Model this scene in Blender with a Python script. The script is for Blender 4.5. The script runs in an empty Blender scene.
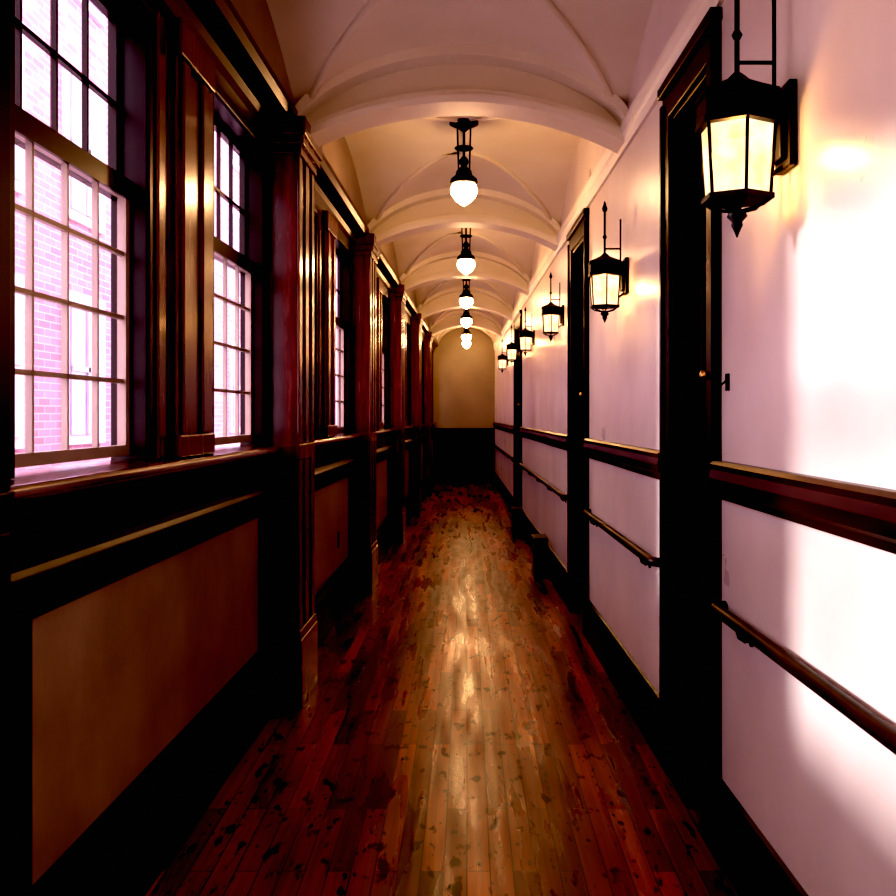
import bpy, bmesh, math, random
from mathutils import Vector, Matrix
random.seed(4)
K=0.018
H=1.3
def wx(x,y): return x*(1-K*y)
sc=bpy.context.scene
col=sc.collection

# ---------------------------------------------------------------- materials
def newmat(name):
    m=bpy.data.materials.new(name); m.use_nodes=True
    nt=m.node_tree
    for n in list(nt.nodes): nt.nodes.remove(n)
    out=nt.nodes.new('ShaderNodeOutputMaterial')
    return m,nt,out
def N(nt,t,**kw):
    n=nt.nodes.new(t)
    for k,v in kw.items():
        if k in n.inputs: n.inputs[k].default_value=v
        else: setattr(n,k,v)
    return n
def pbr(name,c1,c2,scale=4,rough=0.4,rvar=0.1,metal=0,bump=0.0,bscale=60,coat=0,stretch=(1,1,1),detail=6,spec=0.5):
    m,nt,out=newmat(name); L=nt.links
    p=N(nt,'ShaderNodeBsdfPrincipled')
    tc=N(nt,'ShaderNodeTexCoord'); mp=N(nt,'ShaderNodeMapping'); mp.inputs['Scale'].default_value=stretch
    L.new(tc.outputs['Object'],mp.inputs['Vector'])
    no=N(nt,'ShaderNodeTexNoise'); no.inputs['Scale'].default_value=scale; no.inputs['Detail'].default_value=detail
    L.new(mp.outputs[0],no.inputs['Vector'])
    cr=N(nt,'ShaderNodeValToRGB'); cr.color_ramp.elements[0].position=.3; cr.color_ramp.elements[1].position=.7
    cr.color_ramp.elements[0].color=(*c1,1); cr.color_ramp.elements[1].color=(*c2,1)
    L.new(no.outputs['Fac'],cr.inputs[0]); L.new(cr.outputs[0],p.inputs['Base Color'])
    mr=N(nt,'ShaderNodeMapRange'); mr.inputs['To Min'].default_value=rough-rvar; mr.inputs['To Max'].default_value=rough+rvar
    L.new(no.outputs['Fac'],mr.inputs[0]); L.new(mr.outputs[0],p.inputs['Roughness'])
    p.inputs['Metallic'].default_value=metal; p.inputs['Coat Weight'].default_value=coat
    p.inputs['Coat Roughness'].default_value=.12
    p.inputs['Specular IOR Level'].default_value=spec
    if bump:
        n2=N(nt,'ShaderNodeTexNoise'); n2.inputs['Scale'].default_value=bscale; n2.inputs['Detail'].default_value=3
        L.new(mp.outputs[0],n2.inputs['Vector'])
        b=N(nt,'ShaderNodeBump'); b.inputs['Strength'].default_value=bump; b.inputs['Distance'].default_value=.01
        L.new(n2.outputs['Fac'],b.inputs['Height']); L.new(b.outputs[0],p.inputs['Normal'])
    L.new(p.outputs[0],out.inputs[0])
    return m
M_wall=pbr('wall_paint',(.70,.60,.53),(.88,.79,.70),1.8,.31,.10,bump=.18,bscale=6)
M_ceil=pbr('ceiling_plaster',(.86,.78,.63),(.95,.89,.76),2.0,.5,.1,bump=.08,bscale=25)
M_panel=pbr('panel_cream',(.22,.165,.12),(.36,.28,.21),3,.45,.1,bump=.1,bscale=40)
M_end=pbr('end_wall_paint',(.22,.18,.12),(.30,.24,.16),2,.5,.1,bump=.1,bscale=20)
M_wood=pbr('mahogany',(.045,.004,.002),(.13,.012,.005),5,.25,.08,coat=.15,stretch=(6,6,.6),bump=.03,bscale=30)
M_dark=pbr('dark_stained_wood',(.004,.002,.0015),(.010,.004,.003),5,.36,.08,stretch=(6,6,.6),spec=.18)
M_rail=pbr('rail_wood',(.014,.004,.003),(.045,.010,.005),5,.34,.06,stretch=(5,.5,5),spec=.25)
M_hrail=pbr('handrail_wood',(.010,.003,.002),(.03,.007,.004),5,.42,.06,stretch=(5,.5,5),spec=.12)
M_sill=pbr('sill_wood',(.04,.006,.006),(.09,.014,.012),5,.22,.06,stretch=(5,.5,5),coat=.5)
M_black=pbr('black_iron',(.003,.002,.002),(.008,.006,.006),12,.5,.1,spec=.3)
M_brass=pbr('old_brass',(.4,.25,.08),(.6,.4,.15),10,.3,.1,metal=1)
M_plate=pbr('outlet_plate',(.05,.04,.03),(.07,.05,.04),10,.4,.05)
M_sash=pbr('sash_paint',(.008,.003,.003),(.018,.006,.005),6,.32,.06,spec=.2)
M_sash2=pbr('backlit_sash_paint',(.26,.20,.17),(.34,.27,.23),6,.4,.06)  # lower sash: backlight from the panes put into a paler colour
M_ground=pbr('outside_paving',(.4,.35,.36),(.55,.5,.5),3,.8,.1)
M_fwin=pbr('far_window_glass',(.20,.18,.32),(.30,.26,.40),2,.3,.05)
M_ftrim=pbr('far_stone_trim',(.46,.40,.45),(.54,.48,.53),3,.7,.05)

def floor_mat():
    m,nt,out=newmat('plank_floor'); L=nt.links
    p=N(nt,'ShaderNodeBsdfPrincipled')
    tc=N(nt,'ShaderNodeTexCoord'); sp=N(nt,'ShaderNodeSeparateXYZ'); cb=N(nt,'ShaderNodeCombineXYZ')
    L.new(tc.outputs['Object'],sp.inputs[0]); L.new(sp.outputs['Y'],cb.inputs['X']); L.new(sp.outputs['X'],cb.inputs['Y'])
    def brick(off,freq,wd,c1,c2,mort,ms):
        b=N(nt,'ShaderNodeTexBrick'); b.offset=off; b.offset_frequency=freq; b.squash=1.0
        b.inputs['Color1'].default_value=(*c1,1); b.inputs['Color2'].default_value=(*c2,1); b.inputs['Mortar'].default_value=(*mort,1)
        b.inputs['Scale'].default_value=1; b.inputs['Brick Width'].default_value=wd; b.inputs['Row Height'].default_value=.066
        b.inputs['Mortar Size'].default_value=ms; b.inputs['Mortar Smooth'].default_value=.2; b.inputs['Bias'].default_value=0
        L.new(cb.outputs[0],b.inputs['Vector']); return b
    b=brick(.41,2,1.1,(.36,.100,.026),(.060,.012,.004),(.005,.002,.001),.0020)
    def noise(scale,sv,det,dist=0):
        mp=N(nt,'ShaderNodeMapping'); mp.inputs['Scale'].default_value=sv; L.new(cb.outputs[0],mp.inputs[0])
        g=N(nt,'ShaderNodeTexNoise'); g.inputs['Scale'].default_value=scale; g.inputs['Detail'].default_value=det; g.inputs['Distortion'].default_value=dist
        L.new(mp.outputs[0],g.inputs['Vector']); return g
    def ramp(n,p0,p1,c0,c1):
        r=N(nt,'ShaderNodeValToRGB'); r.color_ramp.elements[0].position=p0; r.color_ramp.elements[1].position=p1
        r.color_ramp.elements[0].color=(*c0,1); r.color_ramp.elements[1].color=(*c1,1); L.new(n.outputs['Fac'],r.inputs[0]); return r
    def mul(a,bb):
        x=N(nt,'ShaderNodeMix',data_type='RGBA',blend_type='MULTIPLY'); x.inputs[0].default_value=1
        L.new(a,x.inputs[6]); L.new(bb,x.inputs[7]); return x.outputs[2]
    g=noise(1.6,(.6,26,1),7,.4)
    c=mul(b.outputs['Color'],ramp(g,.3,.72,(.55,.48,.44),(1.2,1.15,1.12)).outputs[0])
    k=noise(1.5,(5,12,1),2)
    kk=ramp(k,.61,.66,(1,1,1),(.10,.07,.06)).outputs[0]
    c=mul(c,kk)
    k2=noise(1.0,(14,34,1),1)
    c=mul(c,ramp(k2,.66,.71,(1,1,1),(.15,.1,.09)).outputs[0])
    c=mul(c,ramp(noise(1.3,(.5,2.2,1),3),.35,.6,(.45,.40,.37),(1.15,1.12,1.1)).outputs[0])
    L.new(c,p.inputs['Base Color'])
    n3=noise(1.5,(.9,9,1),5)
    mr=N(nt,'ShaderNodeMapRange'); mr.inputs['From Min'].default_value=.3; mr.inputs['From Max'].default_value=.7
    mr.inputs['To Min'].default_value=.17; mr.inputs['To Max'].default_value=.46; L.new(n3.outputs['Fac'],mr.inputs[0]); L.new(mr.outputs[0],p.inputs['Roughness'])
    L.new(mul(kk,kk),p.inputs['Specular Tint'])
    bp=N(nt,'ShaderNodeBump'); bp.inputs['Strength'].default_value=.25; bp.inputs['Distance'].default_value=.003
    ad=N(nt,'ShaderNodeMath',operation='SUBTRACT'); L.new(g.outputs['Fac'],ad.inputs[0]); L.new(b.outputs['Fac'],ad.inputs[1])
    L.new(ad.outputs[0],bp.inputs['Height']); L.new(bp.outputs[0],p.inputs['Normal'])
    p.inputs['Specular IOR Level'].default_value=.4
    L.new(p.outputs[0],out.inputs[0]); return m
M_floor=floor_mat()

def brick_mat():
    m,nt,out=newmat('pale_pink_brick'); L=nt.links
    p=N(nt,'ShaderNodeBsdfPrincipled'); p.inputs['Roughness'].default_value=.85
    tc=N(nt,'ShaderNodeTexCoord'); sp=N(nt,'ShaderNodeSeparateXYZ'); cb=N(nt,'ShaderNodeCombineXYZ')
    L.new(tc.outputs['Object'],sp.inputs[0]); L.new(sp.outputs['Y'],cb.inputs['X']); L.new(sp.outputs['Z'],cb.inputs['Y'])
    b=N(nt,'ShaderNodeTexBrick'); b.inputs['Color1'].default_value=(.40,.22,.29,1); b.inputs['Color2'].default_value=(.31,.15,.20,1); b.inputs['Mortar'].default_value=(.42,.33,.41,1)
    b.inputs['Scale'].default_value=1; b.inputs['Brick Width'].default_value=.4; b.inputs['Row Height'].default_value=.11; b.inputs['Mortar Size'].default_value=.010
    L.new(cb.outputs[0],b.inputs['Vector']); L.new(b.outputs['Color'],p.inputs['Base Color']); L.new(p.outputs[0],out.inputs[0]); return m
M_brick=brick_mat()

def glass_mat():
    m,nt,out=newmat('window_glass'); L=nt.links
    t=N(nt,'ShaderNodeBsdfTransparent'); t.inputs[0].default_value=(.97,.94,.98,1)
    g=N(nt,'ShaderNodeBsdfGlossy'); g.inputs['Roughness'].default_value=.03
    mx=N(nt,'ShaderNodeMixShader'); mx.inputs[0].default_value=.06
    L.new(t.outputs[0],mx.inputs[1]); L.new(g.outputs[0],mx.inputs[2]); L.new(mx.outputs[0],out.inputs[0]); return m
M_glass=glass_mat()
def emit(name,c1,c2,s,scale=6,trans=0):
    m,nt,out=newmat(name); L=nt.links
    tc=N(nt,'ShaderNodeTexCoord'); no=N(nt,'ShaderNodeTexNoise'); no.inputs['Scale'].default_value=scale
    L.new(tc.outputs['Object'],no.inputs['Vector'])
    cr=N(nt,'ShaderNodeValToRGB'); cr.color_ramp.elements[0].position=.35; cr.color_ramp.elements[1].position=.65
    cr.color_ramp.elements[0].color=(*c1,1); cr.color_ramp.elements[1].color=(*c2,1); L.new(no.outputs['Fac'],cr.inputs[0])
    e=N(nt,'ShaderNodeEmission'); e.inputs['Strength'].default_value=s; L.new(cr.outputs[0],e.inputs[0])
    if trans:
        t=N(nt,'ShaderNodeBsdfTransparent'); t.inputs[0].default_value=(1,.8,.55,1)
        mx=N(nt,'ShaderNodeMixShader'); mx.inputs[0].default_value=trans
        L.new(e.outputs[0],mx.inputs[1]); L.new(t.outputs[0],mx.inputs[2]); L.new(mx.outputs[0],out.inputs[0])
    else: L.new(e.outputs[0],out.inputs[0])
    return m
M_bulb=emit('frosted_bulb',(1,.54,.24),(1,.64,.33),60)
M_lglass=emit('amber_lantern_glass',(1,.52,.24),(1,.78,.52),1.25,14,.35)

# ---------------------------------------------------------------- mesh helpers
class MB:
    def __init__(s): s.bm=bmesh.new()
    def box(s,x0,x1,y0,y1,z0,z1,warp=True):
        vs=[]
        for x in (x0,x1):
            for y in (y0,y1):
                for z in (z0,z1):
                    vs.append(s.bm.verts.new((wx(x,y) if warp else x,y,z)))
        for f in ((0,1,3,2),(4,6,7,5),(0,4,5,1),(2,3,7,6),(0,2,6,4),(1,5,7,3)):
            s.bm.faces.new([vs[i] for i in f])
    def prof(s,pts,y0,y1,warp=True,smooth=False):
        a=[s.bm.verts.new((wx(x,y0) if warp else x,y0,z)) for x,z in pts]
        b=[s.bm.verts.new((wx(x,y1) if warp else x,y1,z)) for x,z in pts]
        n=len(pts)
        for i in range(n):
            f=s.bm.faces.new((a[i],a[(i+1)%n],b[(i+1)%n],b[i])); f.smooth=smooth
        s.bm.faces.new(a[::-1]); s.bm.faces.new(b)
    def tube(s,p1,p2,r,seg=10,r2=None):
        p1=Vector(p1);p2=Vector(p2); d=p2-p1; q=d.to_track_quat('Z','Y').to_matrix()
        if r2 is None:r2=r
        A=[];B=[]
        for i in range(seg):
            a=2*math.pi*i/seg; c=Vector((math.cos(a),math.sin(a),0))
            A.append(s.bm.verts.new(p1+q@(c*r))); B.append(s.bm.verts.new(p2+q@(c*r2)))
        for i in range(seg):
            f=s.bm.faces.new((A[i],A[(i+1)%seg],B[(i+1)%seg],B[i])); f.smooth=True
        s.bm.faces.new(A[::-1]); s.bm.faces.new(B)
    def path(s,pts,r,seg=10):
        pts=[Vector(p) for p in pts]; rings=[]
        for i,p in enumerate(pts):
            d=(pts[min(i+1,len(pts)-1)]-pts[max(i-1,0)]).normalized(); q=d.to_track_quat('Z','Y').to_matrix()
            rings.append([s.bm.verts.new(p+q@Vector((math.cos(2*math.pi*k/seg)*r,math.sin(2*math.pi*k/seg)*r,0))) for k in range(seg)])
        for a,b in zip(rings,rings[1:]):
            best=min(range(seg),key=lambda o:(a[0].co-b[o].co).length)
            for k in range(seg):
                f=s.bm.faces.new((a[k],a[(k+1)%seg],b[(k+1+best)%seg],b[(k+best)%seg])); f.smooth=True
        s.bm.faces.new(rings[0][::-1]); s.bm.faces.new(rings[-1])
    def lathe(s,pr,seg=24,c=(0,0,0),rot=0,smooth=True):
        rings=[]
        for r,z in pr:
            r=max(r,.0004)
            rings.append([s.bm.verts.new((c[0]+r*math.cos(rot+2*math.pi*i/seg),c[1]+r*math.sin(rot+2*math.pi*i/seg),c[2]+z)) for i in range(seg)])
        for a,b in zip(rings,rings[1:]):
            for i in range(seg):
                f=s.bm.faces.new((a[i],a[(i+1)%seg],b[(i+1)%seg],b[i])); f.smooth=smooth
        s.bm.faces.new(rings[0][::-1]); s.bm.faces.new(rings[-1])
    def obj(s,name,mat,parent=None,loc=None,bevel=0,kind=None,label=None,group=None,category=None):
        bmesh.ops.recalc_face_normals(s.bm,faces=s.bm.faces)
        me=bpy.data.meshes.new(name); s.bm.to_mesh(me); s.bm.free()
        o=bpy.data.objects.new(name,me); col.objects.link(o); me.materials.append(mat)
        if parent: o.parent=parent
        if loc: o.location=loc
        if bevel:
            b=o.modifiers.new('bevel','BEVEL'); b.width=bevel; b.segments=2; b.limit_method='ANGLE'
        if kind:o['kind']=kind
        if label:o['label']=label
        if group:o['group']=group
        if category:o['category']=category
        return o
def empty(name,loc,label=None,category=None,group=None,kind=None):
    e=bpy.data.objects.new(name,None); e.location=loc; e.empty_display_size=.1; col.objects.link(e)
    if label:e['label']=label
    if category:e['category']=category
    if group:e['group']=group
    if kind:e['kind']=kind
    return e

# ---------------------------------------------------------------- layout
XR=.80; XL=-.97; XG=-1.035; XO=-1.075; XP=-.82; XC=-.86
Y0=-3.83; YE=19.0
PER=2.85; A0=4.72
arch=[A0+PER*n for n in range(-3,6)]
WT=2.45
doors=[(2.97,3.72),(5.85,6.72),(11.5,12.7)]
WW=.41
wins=[]
for n in range(-2,6):
    base=A0+PER*n
    for c in (base-2.27,base-.765):
        wins.append((c-WW,c+WW))
wins=[w for w in wins if w[0]>-3.6 and w[1]<18.9]
wins=[((.42,1.24) if 0.4<w[0]<1.0 else w) for w in wins]

# floor
m=MB(); m.box(-1.3,1.1,Y0,YE,-.08,0); m.obj('floor',M_floor,kind='structure',label='glossy warm reddish-brown hardwood plank floor',category='floor')
# walls
m=MB()
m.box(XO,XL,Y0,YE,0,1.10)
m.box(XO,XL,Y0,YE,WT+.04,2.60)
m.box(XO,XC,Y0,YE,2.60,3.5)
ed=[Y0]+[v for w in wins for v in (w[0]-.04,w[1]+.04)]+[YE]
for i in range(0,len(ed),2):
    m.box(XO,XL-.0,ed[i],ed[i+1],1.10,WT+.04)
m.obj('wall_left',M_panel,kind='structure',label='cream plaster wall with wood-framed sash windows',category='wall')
m=MB()
ed=[Y0]+[v for d in doors for v in (d[0]+.1,d[1]-.1)]+[YE]
for i in range(0,len(ed),2): m.box(XR,1.05,ed[i],ed[i+1],0,3.5)
for d in doors:
    m.box(XR,1.05,d[0]+.1,d[1]-.1,2.39,3.5); m.box(XR+.16,1.05,d[0]+.1,d[1]-.1,0,2.39)
m.obj('wall_right',M_wall,kind='structure',label='smooth off-white painted wall with sconces',category='wall')
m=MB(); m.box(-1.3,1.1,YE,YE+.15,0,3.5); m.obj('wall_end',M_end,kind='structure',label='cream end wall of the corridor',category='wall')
m=MB(); m.box(-1.3,1.1,Y0-.15,Y0,0,3.5); m.obj('wall_back',M_wall,kind='structure',label='off-white wall closing the corridor',category='wall')
m=MB(); m.box(-.95,.85,YE-.035,YE-.001,0,1.0); m.box(-.95,.85,YE-.06,YE-.001,1.0,1.05); m.box(-.95,.85,YE-.06,YE-.001,0,.2)
m.obj('trim_1',M_dark,kind='structure',label='black wood wainscot across the end wall',category='wainscot')

# vaulted ceiling
XCN=(XR+XC)/2; HW=(XR-XC)/2; ZS=2.64
def hL(u,v): return ZS+(.325+.05*(1-v*v))*max(0,1-u*u)**.72
def hT(u,v): return ZS+.395*max(0,1-v*v)**.95
m=MB(); bm=m.bm
nu,nv=60,48
for a,b in zip(arch,arch[1:]):
    g=[]
    for j in range(nv+1):
        v=-math.cos(math.pi*j/nv); y=(a+b)/2+v*(b-a)/2; row=[]
        for i in range(nu+1):
            u=-math.cos(math.pi*i/nu)
            row.append(bm.verts.new((wx(XCN+HW*u*1.002,y),y,max(hL(u,v),hT(u,v)))))
        g.append(row)
    for j in range(nv):
        for i in range(nu):
            f=bm.faces.new((g[j][i],g[j][i+1],g[j+1][i+1],g[j+1][i])); f.smooth=True
    for sx in (-1,1):
        for sv in (-1,1):
            pts=[]
            for k in range(0,25):
                v=sv*(1-k/24)
                lo,hi=0.0,1.0
                for _ in range(30):
                    mid=(lo+hi)/2
                    if hL(mid,v)>hT(mid,v): lo=mid
                    else: hi=mid
                y=(a+b)/2+v*(b-a)/2
                pts.append((wx(XCN+HW*sx*lo*.99,y),y,max(hL(lo,v),hT(lo,v))-.002))
            m.path(pts,.017,6)
ce=m.obj('ceiling',M_ceil,kind='structure',label='cream plaster groin-vaulted ceiling',category='ceiling')
m=MB(); m.box(-1.3,1.1,Y0,YE,3.5,3.6); m.obj('trim_2',M_ceil,kind='structure',label='flat roof slab over the vaults',category='roof')

# arches
def lower(u): return 2.55+.19*max(0,1-u*u)**.95
tn=3
for a in arch[:-1]:
    m=MB(); bm=m.bm; n=40
    def strip(y0,y1,lo,hi):
        cols=[]
        for i in range(n+1):
            u=-math.cos(math.pi*i/n); x=XCN+HW*u
            cols.append([bm.verts.new((wx(x,y),y,z)) for y,z in ((y0,lo(u)),(y0,hi(u)),(y1,hi(u)),(y1,lo(u)))])
        for p,q in zip(cols,cols[1:]):
            for k in range(4):
                f=bm.faces.new((p[k],p[(k+1)%4],q[(k+1)%4],q[k]))
        bm.faces.new(cols[0]); bm.faces.new(cols[-1][::-1])
    strip(a-.08,a+.03,lower,lambda u:hL(u,1)+.03)
    strip(a-.17,a+.05,lambda u:lower(u)-.014,lambda u:lower(u)+.022)
    strip(a-.15,a-.05,lambda u:lower(u)+.02,lambda u:lower(u)+.05)
    strip(a-.20,a-.05,lambda u:hL(u,1)-.035,lambda u:hL(u,1)+.03)
    m.obj('trim_%d'%tn,M_ceil,kind='structure',label='cream plaster transverse arch spanning the corridor',category='arch',bevel=.006); tn+=1

def cut(segs,prof_pts,name,mat,label,cat,bev=0):
    global tn
    for s in segs:
        m=MB(); m.prof(prof_pts,s[0],s[1]); m.obj(name if name else 'trim_%d'%tn,mat,kind='structure',label=label,category=cat,bevel=bev)
        if not name: tn+=1
cut([(Y0,YE)],[(XR,2.52),(XR-.015,2.52),(XR-.02,2.56),(XR-.03,2.575),(XR-.035,2.61),(XR-.035,2.63),(XR,2.65)],None,M_ceil,'white crown moulding below the vault springing','moulding')
rsegs=[(Y0,2.97),(3.72,5.85),(6.72,11.5),(12.7,YE)]
cut(rsegs,[(XR,1.055),(XR-.02,1.055),(XR-.027,1.075),(XR-.036,1.085),(XR-.042,1.115),(XR-.036,1.14),(XR-.04,1.155),(XR-.028,1.165),(XR,1.165)],None,M_rail,'polished dark wood chair rail moulding','chair rail')
for i,s in enumerate(rsegs):
    m=MB(); m.prof([(XR,0),(XR-.03,0),(XR-.03,.17),(XR-.022,.195),(XR-.012,.215),(XR,.22)],s[0],s[1]); m.obj('baseboard_right' if i==0 else 'baseboard_right_%d'%i,M_dark,kind='structure',label='tall dark wood baseboard',category='baseboard')

# handrails
HZ=.74
for s in [(-1.5,2.92),(3.80,5.78),(6.8,11.4),(12.8,18.8)]:
    e=empty('handrail',(wx(XR,s[0]),s[0],.70),'round dark wood handrail on wall brackets','handrail','corridor handrails')
    def P(x,y,z): return (wx(x,y)-e.location.x,y-e.location.y,z-e.location.z)
    m=MB(); pts=[P(XR-.005,s[0],HZ),P(XR-.025,s[0]+.005,HZ),P(XR-.038,s[0]+.02,HZ),P(XR-.042,s[0]+.05,HZ)]
    pts+=[P(XR-.042,s[0]+.05+(s[1]-s[0]-.10)*t/12,HZ) for t in range(1,13)]
    pts+=[P(XR-.038,s[1]-.02,HZ),P(XR-.025,s[1]-.005,HZ),P(XR-.005,s[1],HZ)]
    m.path(pts,.018,14); m.obj('rail',M_hrail,parent=e)
    nb=max(2,int((s[1]-s[0])/1.1)+1)
    for i in range(nb):
        y=s[0]+.25+(s[1]-s[0]-.5)*i/(nb-1)
        m=MB(); m.path([P(XR,y,HZ-.04),P(XR-.02,y,HZ-.045),P(XR-.036,y,HZ-.035),P(XR-.042,y,HZ-.015)],.006,8); m.tube(P(XR,y,HZ-.04),P(XR-.006,y,HZ-.04),.02,12)
        m.obj('bracket',M_black,parent=e)

# doors
for i,d in enumerate(doors):
    y0,y1=d
    m=MB(); cw=.11
    for a,b in ((y0,y0+cw),(y1-cw,y1)):
        m.box(XR-.022,XR,a,b,0,2.39); m.box(XR-.034,XR-.02,a+(.0 if a==y0 else cw-.03),a+(.03 if a==y0 else cw),0,2.44); m.box(XR-.034,XR,a-.004,b+.004,0,.24)
    m.box(XR-.022,XR,y0,y1,2.38,2.49); m.box(XR-.04,XR,y0-.01,y1+.01,2.47,2.51)
    m.box(XR-.01,XR+.16,y0+.1,y0+.13,0,2.39); m.box(XR-.01,XR+.16,y1-.13,y1-.1,0,2.39); m.box(XR-.01,XR+.16,y0+.1,y1-.1,2.36,2.39)
    e=m.obj('door_%d'%(i+1),M_dark,kind='structure',label='dark wood panelled door in a moulded casing',category='door',bevel=.004)
    m=MB(); a,b=y0+.13,y1-.13; xs=XR+.075
    m.box(xs+.015,xs+.04,a,b,.01,2.36)
    for ya,yb in ((a,a+.09),(b-.09,b)): m.box(xs,xs+.02,ya,yb,.01,2.36)
    for za,zb in ((.01,.24),(.95,1.12),(1.75,1.85),(2.22,2.36)): m.box(xs,xs+.02,a+.09,b-.09,za,zb)
    m.obj('door_leaf',M_dark,parent=e,bevel=.004)
    m=MB(); m.tube((wx(XR,y0+.05),y0+.05,1.42),(wx(XR,y0+.05)-.035,y0+.05,1.42),.007,10); m.lathe([(.001,-.016),(.012,-.012),(.016,0),(.012,.012),(.001,.016)],14,(wx(XR,y0+.05)-.04,y0+.05,1.42))
    m.obj('knob',M_brass,parent=e)

# wall hook near the door
m=MB(); xw=wx(XR,2.9); m.box(xw-.006,xw,2.885,2.915,1.37,1.42,False); m.path([(xw-.004,2.9,1.40),(xw-.025,2.9,1.385),(xw-.035,2.9,1.395),(xw-.038,2.9,1.42)],.004,8)
m.obj('wall_hook',M_black,label='small black metal hook beside the door casing',category='hook')

# small dark boxes standing against the wall
for y,d_,h_ in ((8.1,.30,.32),(11.0,.28,.28)):
    e=empty('floor_box',(wx(XR,y)-.10,y,0),'small dark wooden box with lid against the wall','box','boxes along the baseboard')
    m=MB(); m.box(-.045,.062,-d_/2,d_/2,.02,h_-.03,False); m.box(-.052,.062,-d_/2-.01,d_/2+.01,0,.04,False)
    m.box(-.049,.05,-d_/2+.04,d_/2-.04,.08,h_-.08,False); m.obj('box_body',M_dark,parent=e,bevel=.003)
    m=MB(); m.box(-.056,.062,-d_/2-.012,d_/2+.012,h_-.03,h_,False); m.obj('box_lid',M_dark,parent=e,bevel=.004)

# left side woodwork
def pil(y0,y1,x,name_label,mat):
    global tn
    m=MB()
    m.box(XG,x,y0,y1,0,2.56)
    m.box(XG,x+.025,y0-.02,y1+.02,0,.30); m.box(XG,x+.018,y0-.015,y1+.015,.30,.34)
    m.box(XG,x+.012,y0-.01,y1+.01,1.10,1.17)
    w=(y1-y0)
    for a,b in ((y0,y0+w*.18),(y1-w*.18,y1),(y0+w*.4,y0+w*.6)):
        m.box(x-.002,x+.010,a,b,.34,1.10); m.box(x-.002,x+.010,a,b,1.17,2.46)
    m.box(XG,x+.02,y0-.015,y1+.015,2.46,2.50); m.box(XG,x+.035,y0-.03,y1+.03,2.50,2.54); m.box(XG,x+.045,y0-.045,y1+.045,2.54,2.62)
    m.obj('trim_%d'%tn,mat,kind='structure',label=name_label,category='pilaster',bevel=.005); tn+=1
def span(a): return (1.36,1.725) if abs(a-1.87)<.1 else (a-.27,a+.13)
for a in arch[:-1]:
    s=span(a); pil(s[0],s[1],XP,'dark mahogany pilaster between window bays',M_dark if a<3 else M_wood)
be=[span(a) for a in arch[1:-1]]
fl=[Y0]
for a in be: fl+= [a[0],a[1]]
fl.append(YE)
bays=[(fl[i],fl[i+1]) for i in range(0,len(fl),2)]
for bi,(a,b) in enumerate(bays):
    m=MB()
    m.box(XL-.0,XL+.03,a,b,.89,1.14)
    m.prof([(XL,.955),(XL+.05,.955),(XL+.062,.975),(XL+.05,.99),(XL+.03,1.0),(XL,1.0)],a,b)
    m.box(XL,XL+.03,a,a+(.36 if abs(a-1.725)<.01 else .08),.2,.9); m.box(XL,XL+.03,b-.16,b,.2,.9)
    m.box(XL,XL+.012,a+.07,b-.15,.865,.9)
    m.obj('trim_%d'%tn,M_dark,kind='structure',label='black-stained wood apron and panel frame below windows',category='woodwork',bevel=.004); tn+=1
    m=MB(); m.prof([(XG-.02,1.13),(XG-.02,1.175),(XL+.075,1.165),(XL+.085,1.155),(XL+.085,1.14),(XL+.075,1.13)],a,b)
    m.obj('trim_%d'%tn,M_sill,kind='structure',label='polished dark red wood window sill',category='window sill',bevel=.004); tn+=1
    m=MB(); m.prof([(XL,0),(XL+.055,0),(XL+.055,.2),(XL+.045,.235),(XL+.025,.26),(XL+.02,.285),(XL,.29)],a,b)
    m.obj('baseboard_left' if bi==0 else 'baseboard_left_%d'%bi,M_dark,kind='structure',label='tall dark wood baseboard under the windows',category='baseboard')
    m=MB()
    m.prof([(XL-.06,WT+.03),(XL+.02,WT+.03),(XL+.02,2.53),(XL+.04,2.55),(XL+.05,2.58),(XC+.02,2.60),(XC+.035,2.63),(XC+.035,2.66),(XL-.06,2.66)],a-.03,b+.03)
    m.obj('trim_%d'%tn,M_rail,kind='structure',label='deep dark wood cornice above the windows',category='cornice'); tn+=1
allw=sorted(wins)
for (a0,a1),(b0,b1) in zip(allw,allw[1:]):
    if b0-a1>.9: continue
    mid=(a1+b0)/2
    if any(span(a)[0]-.3<mid<span(a)[1]+.3 for a in arch): continue
    m=MB(); hw=(b0-a1)/2
    m.box(XG,XL+.012,a1+.02,b0-.02,1.16,WT+.05)
    for q in (-hw+.05,hw-.12): m.box(XG,XL+.024,mid+q,mid+q+.07,1.17,WT+.03)
    m.box(XG,XL+.042,mid-hw+.17,mid+hw-.17,1.17,WT+.03)
    for q in (-.14,.07): m.box(XG,XL+.055,mid+q,mid+q+.07,1.24,WT-.06)
    m.box(XG,XL+.06,mid-hw+.15,mid+hw-.15,1.17,1.24)
    m.box(XG,XL+.062,mid-hw+.15,mid+hw-.15,WT-.06,WT+.05)
    m.obj('trim_%d'%tn,M_wood,kind='structure',label='mahogany pier casing between paired windows',category='casing',bevel=.006); tn+=1

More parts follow.
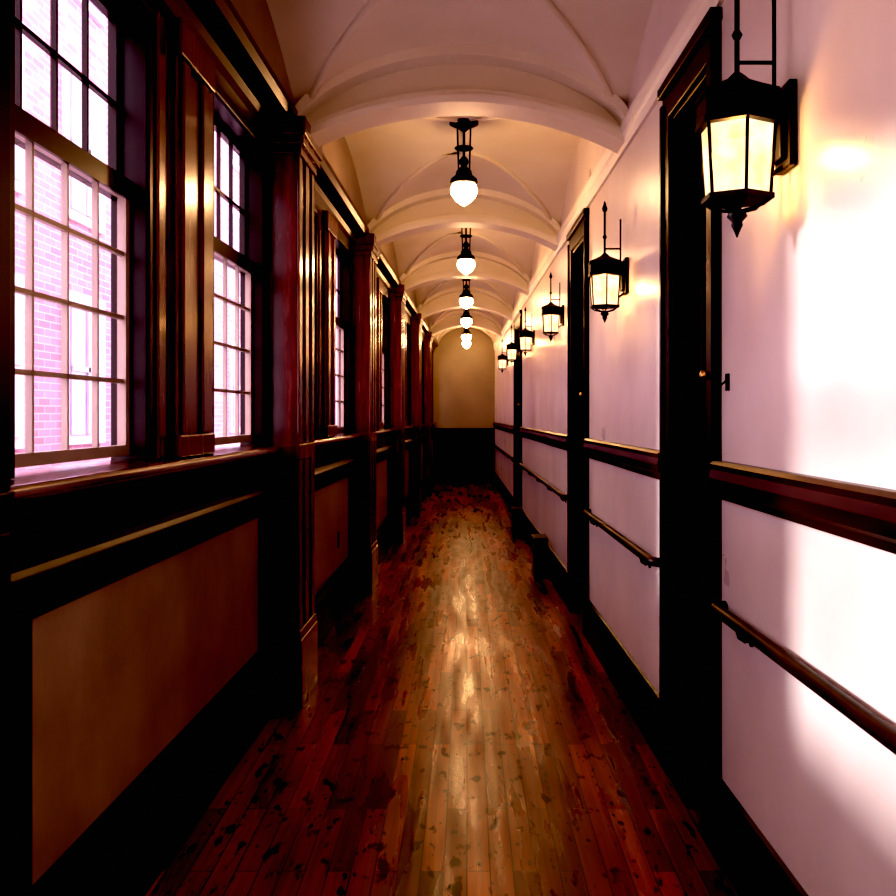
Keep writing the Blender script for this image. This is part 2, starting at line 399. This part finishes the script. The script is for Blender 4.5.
# windows
for i,(a,b) in enumerate(allw):
    fz=1.17; tz=WT+.04
    m=MB()
    for ya,yb in ((a-.04,a),(b,b+.04)): m.box(XO,XL+.012,ya,yb,fz,tz)
    m.box(XO,XL+.012,a,b,WT,tz); m.box(XO-.03,XL,a-.04,b+.04,1.10,1.17)
    m.box(XL-.001,XL+.014,a-.09,a-.0,fz,tz); m.box(XL-.001,XL+.014,b,b+.09,fz,tz); m.box(XL-.001,XL+.018,a-.09,b+.09,WT,tz+.02)
    e=m.obj('window_%d'%(i+1),M_sash,kind='structure',label='double-hung window with dark frame and divided panes',category='window',bevel=.003)
    def sash(z0,z1,x0,x1,rows,name,mr):
        m=MB(); s=.03
        m.box(x0,x1,a+.0,a+s,z0,z1); m.box(x0,x1,b-s,b,z0,z1); m.box(x0,x1,a+s,b-s,z0,z0+(mr if name=='upper_sash' else s)); m.box(x0,x1,a+s,b-s,z1-(mr if name=='lower_sash' else s),z1)
        for k in (1,2,3):
            y=a+s+(b-a-2*s)*k/4; m.box(x0+.005,x1-.005,y-.005,y+.005,z0,z1)
        for k in range(1,rows):
            z=z0+s+(z1-z0-2*s)*k/rows; m.box(x0+.005,x1-.005,a,b,z-.006,z+.006)
        m.obj(name,M_sash2 if name=='lower_sash' else M_sash,parent=e)
        if name=='lower_sash':
            m=MB(); m.box(x1-.004,x1+.006,a,b,z1-.052,z1+.004); m.obj('meeting_rail',M_sash,parent=e)
        m=MB(); xm=(x0+x1)/2; m.box(xm-.002,xm+.002,a+.01,b-.01,z0+.01,z1-.01); m.obj('pane',M_glass,parent=e)
    sash(1.185,1.965,XG-.008,XG+.018,4,'lower_sash',.05); sash(1.915,WT,XG-.036,XG-.010,2,'upper_sash',.05)

# outlet
m=MB(); m.box(XL,XL+.006,6.60,6.67,.42,.53); m.box(XL+.006,XL+.009,6.62,6.65,.44,.47); m.box(XL+.006,XL+.009,6.62,6.65,.48,.51)
m.obj('wall_outlet',M_plate,label='small dark electrical outlet plate on the cream panel',category='outlet',bevel=.001)

# ---------------------------------------------------------------- pendants
def copy_thing(root,parts,loc,sc_=1):
    r=root.copy(); r.location=loc; r.scale=(sc_,)*3; col.objects.link(r)
    for p in parts:
        c=p.copy(); c.parent=r; col.objects.link(c)
    return r
def pend():
    e=empty('pendant_light',(0,0,0),'black metal pendant lamp with glowing white teardrop bulb','pendant lamp','corridor pendant lamps')
    ps=[]; o=.095
    m=MB(); m.lathe([(.085,0),(.085,-.018),(.06,-.03),(.03,-.045),(.012,-.06)],28); ps.append(m.obj('canopy',M_black,parent=e))
    m=MB()
    for k in range(3):
        an=k*2*math.pi/3+.5; x,y=math.cos(an)*.045,math.sin(an)*.045
        m.tube((x,y,-.02),(x*.8,y*.8,-.40+o),.0055,8)
    m.tube((0,0,-.05),(0,0,-.36+o),.008,10)
    m.lathe([(.05,-.15),(.056,-.157),(.05,-.164),(.044,-.157),(.05,-.15)],24)
    m.lathe([(.012,-.30+o),(.028,-.32+o),(.028,-.34+o),(.014,-.36+o)],16)
    ps.append(m.obj('stem',M_black,parent=e))
    m=MB(); m.lathe([(.02,-.36+o),(.045,-.385+o),(.05,-.41+o),(.076,-.43+o),(.082,-.452+o),(.073,-.462+o),(.001,-.462+o)],28); ps.append(m.obj('lamp_cap',M_black,parent=e))
    m=MB(); pr=[(.060,-.46+o)]
    for k in range(1,13):
        t=k/12; pr.append((.078*math.sin(math.pi*(.28+.72*t))**.8 if t<1 else .001,-.46+o-.13*t))
    m.lathe(pr,28); ps.append(m.obj('bulb',M_bulb,parent=e))
    return e,ps
def crown(y):
    a=max(q for q in arch if q<=y); v=(y-(a+PER/2))/(PER/2); return max(hL(0,v),hT(0,v))-.002
pl=[5.85,8.75,11.5,13.75,16.3,18.2]
pe,pp=pend()
pe.location=(-.018,pl[0],crown(pl[0]))
for y in pl[1:]+[.45,-2.4]: copy_thing(pe,pp,(-.008,y,crown(y)))  # unseen pendants behind camera, the rearmost added to brighten the near ceiling

# ---------------------------------------------------------------- lanterns
def lantern():
    e=empty('wall_lantern',(0,0,0),'black iron wall lantern with glowing amber glass panes','wall lantern','corridor wall lanterns'); ps=[]
    R=math.pi/6
    m=MB(); m.lathe([(.076,-.10),(.086,.062)],6,rot=R,smooth=False); ps.append(m.obj('lantern_glass',M_lglass,parent=e))
    m=MB()
    for k in range(6):
        a=R+k*math.pi/3; c,s=math.cos(a),math.sin(a)
        m.tube((.078*c,.078*s,-.115),(.090*c,.090*s,.07),.0042,8)
        m.path([(.080*c,.080*s,-.112),(.06*c,.06*s,-.126),(.03*c,.03*s,-.134),(.004*c,.004*s,-.138)],.004,6)
    m.lathe([(.070,-.114),(.088,-.114),(.088,-.102),(.070,-.102)],6,rot=R,smooth=False)
    m.lathe([(.082,.058),(.102,.062),(.102,.076),(.098,.082),(.098,.122),(.104,.128),(.100,.142),(.06,.158),(.03,.172),(.010,.19)],6,rot=R,smooth=False)
    ps.append(m.obj('lantern_frame',M_black,parent=e))
    m=MB(); m.lathe([(.008,-.130),(.02,-.14),(.024,-.15),(.012,-.163),(.014,-.171),(.008,-.183),(.001,-.20)],16); ps.append(m.obj('finial',M_black,parent=e))
    m=MB(); d=.112
    m.tube((0,0,.17),(0,0,.43),.0065,8); m.lathe([(.001,.415),(.012,.425),(.016,.44),(.010,.455),(.003,.48)],14)
    m.lathe([(.008,.27),(.013,.28),(.008,.29)],12)
    m.tube((0,0,.215),(.09,0,.215),.005,8)
    m.tube((.088,0,.10),(.088,0,.38),.005,8)
    m.tube((.07,0,.11),(d,0,.11),.014,10); m.tube((.07,0,-.06),(d,0,-.03),.006,8)
    ps.append(m.obj('bracket',M_black,parent=e))
    m=MB(); m.box(d-.006,d+.014,-.055,.055,-.04,.16,False); m.box(d-.022,d,-.038,.038,-.02,.14,False); ps.append(m.obj('backplate',M_black,parent=e,bevel=.004))
    ld=bpy.data.lights.new('lantern_bulb','POINT'); ld.energy=4.5; ld.color=(1,.58,.25); ld.shadow_soft_size=.025
    lo=bpy.data.objects.new('lantern_bulb',ld); col.objects.link(lo); lo.parent=e; lo.location=(0,0,-.01); ps.append(lo)
    return e,ps
le,lp=lantern()
ll=[(4.58,1.885,.82),(7.2,1.972,.74),(9.75,2.01,.72),(12.0,2.04,.72),(14.3,2.04,.72)]
le.location=(wx(XR,2.37)-.126,2.37,1.92)
for y,z,s in ll: copy_thing(le,lp,(wx(XR,y)-.126*s,y,z),s)
copy_thing(le,lp,(wx(XR,-.3)-.126,-.3,1.915))

# ---------------------------------------------------------------- outside
m=MB(); m.box(-6.6,-6.0,6.2,70,-1,14,False); f=m.obj('building',M_brick,label='pale pink brick building seen through the windows',category='building',kind='structure')
def fw(y,z,w=.75):
    m=MB(); m.box(-6.0,-5.93,y-w,y+w,z-1.15,z+1.15,False); m.obj('building_window_trim',M_ftrim,parent=f)
    m=MB(); m.box(-5.94,-5.91,y-w+.15,y+w-.15,z-1.0,z+1.0,False)
    m.obj('building_window',M_fwin,parent=f)
    m=MB(); m.box(-5.92,-5.88,y-.04,y+.04,z-1,z+1,False); m.box(-5.92,-5.88,y-w+.15,y+w-.15,z-.04,z+.04,False); m.obj('building_window_bar',M_ftrim,parent=f)
for y in [9.6,12.6,15.6,18.6,22,26,31,36,42,50]:
    for z in (2.0,5.4,8.8): fw(y,z,.8)
m=MB(); m.box(-30,-1.3,-20,70,-1.1,-1.0,False); m.obj('ground',M_ground,kind='structure',label='pale paved ground outside',category='ground')

# ---------------------------------------------------------------- light
w=bpy.data.worlds.new('World'); sc.world=w; w.use_nodes=True
bg=w.node_tree.nodes['Background']; bg.inputs[0].default_value=(1.0,.75,.89,1); bg.inputs[1].default_value=4.0
s=bpy.data.lights.new('sun','SUN'); s.energy=3.4; s.angle=math.radians(6); s.color=(1,.95,.93)
so=bpy.data.objects.new('sun',s); col.objects.link(so)
d=Vector((1,-.28,-.37)); so.rotation_euler=d.to_track_quat('-Z','Y').to_euler(); so.location=(-8,3,6)

cam=bpy.data.cameras.new('camera'); co=bpy.data.objects.new('camera',cam); col.objects.link(co)
co.location=(0,0,H); co.rotation_euler=(math.radians(90),0,0)
cam.sensor_width=36; cam.lens=1000/896*36; cam.shift_x=-19/896; cam.shift_y=-33/896; cam.clip_start=.02; cam.clip_end=200
sc.camera=co
try:
    sc.view_settings.view_transform='Standard'
    sc.view_settings.look='High Contrast'
    sc.view_settings.use_curve_mapping=True
    cm=sc.view_settings.curve_mapping
    cm.black_level=(.018,.018,.018); cm.update()
    sc.view_settings.gamma=1.12
except Exception as ex: print('look',ex)
sc.view_settings.exposure=0.58
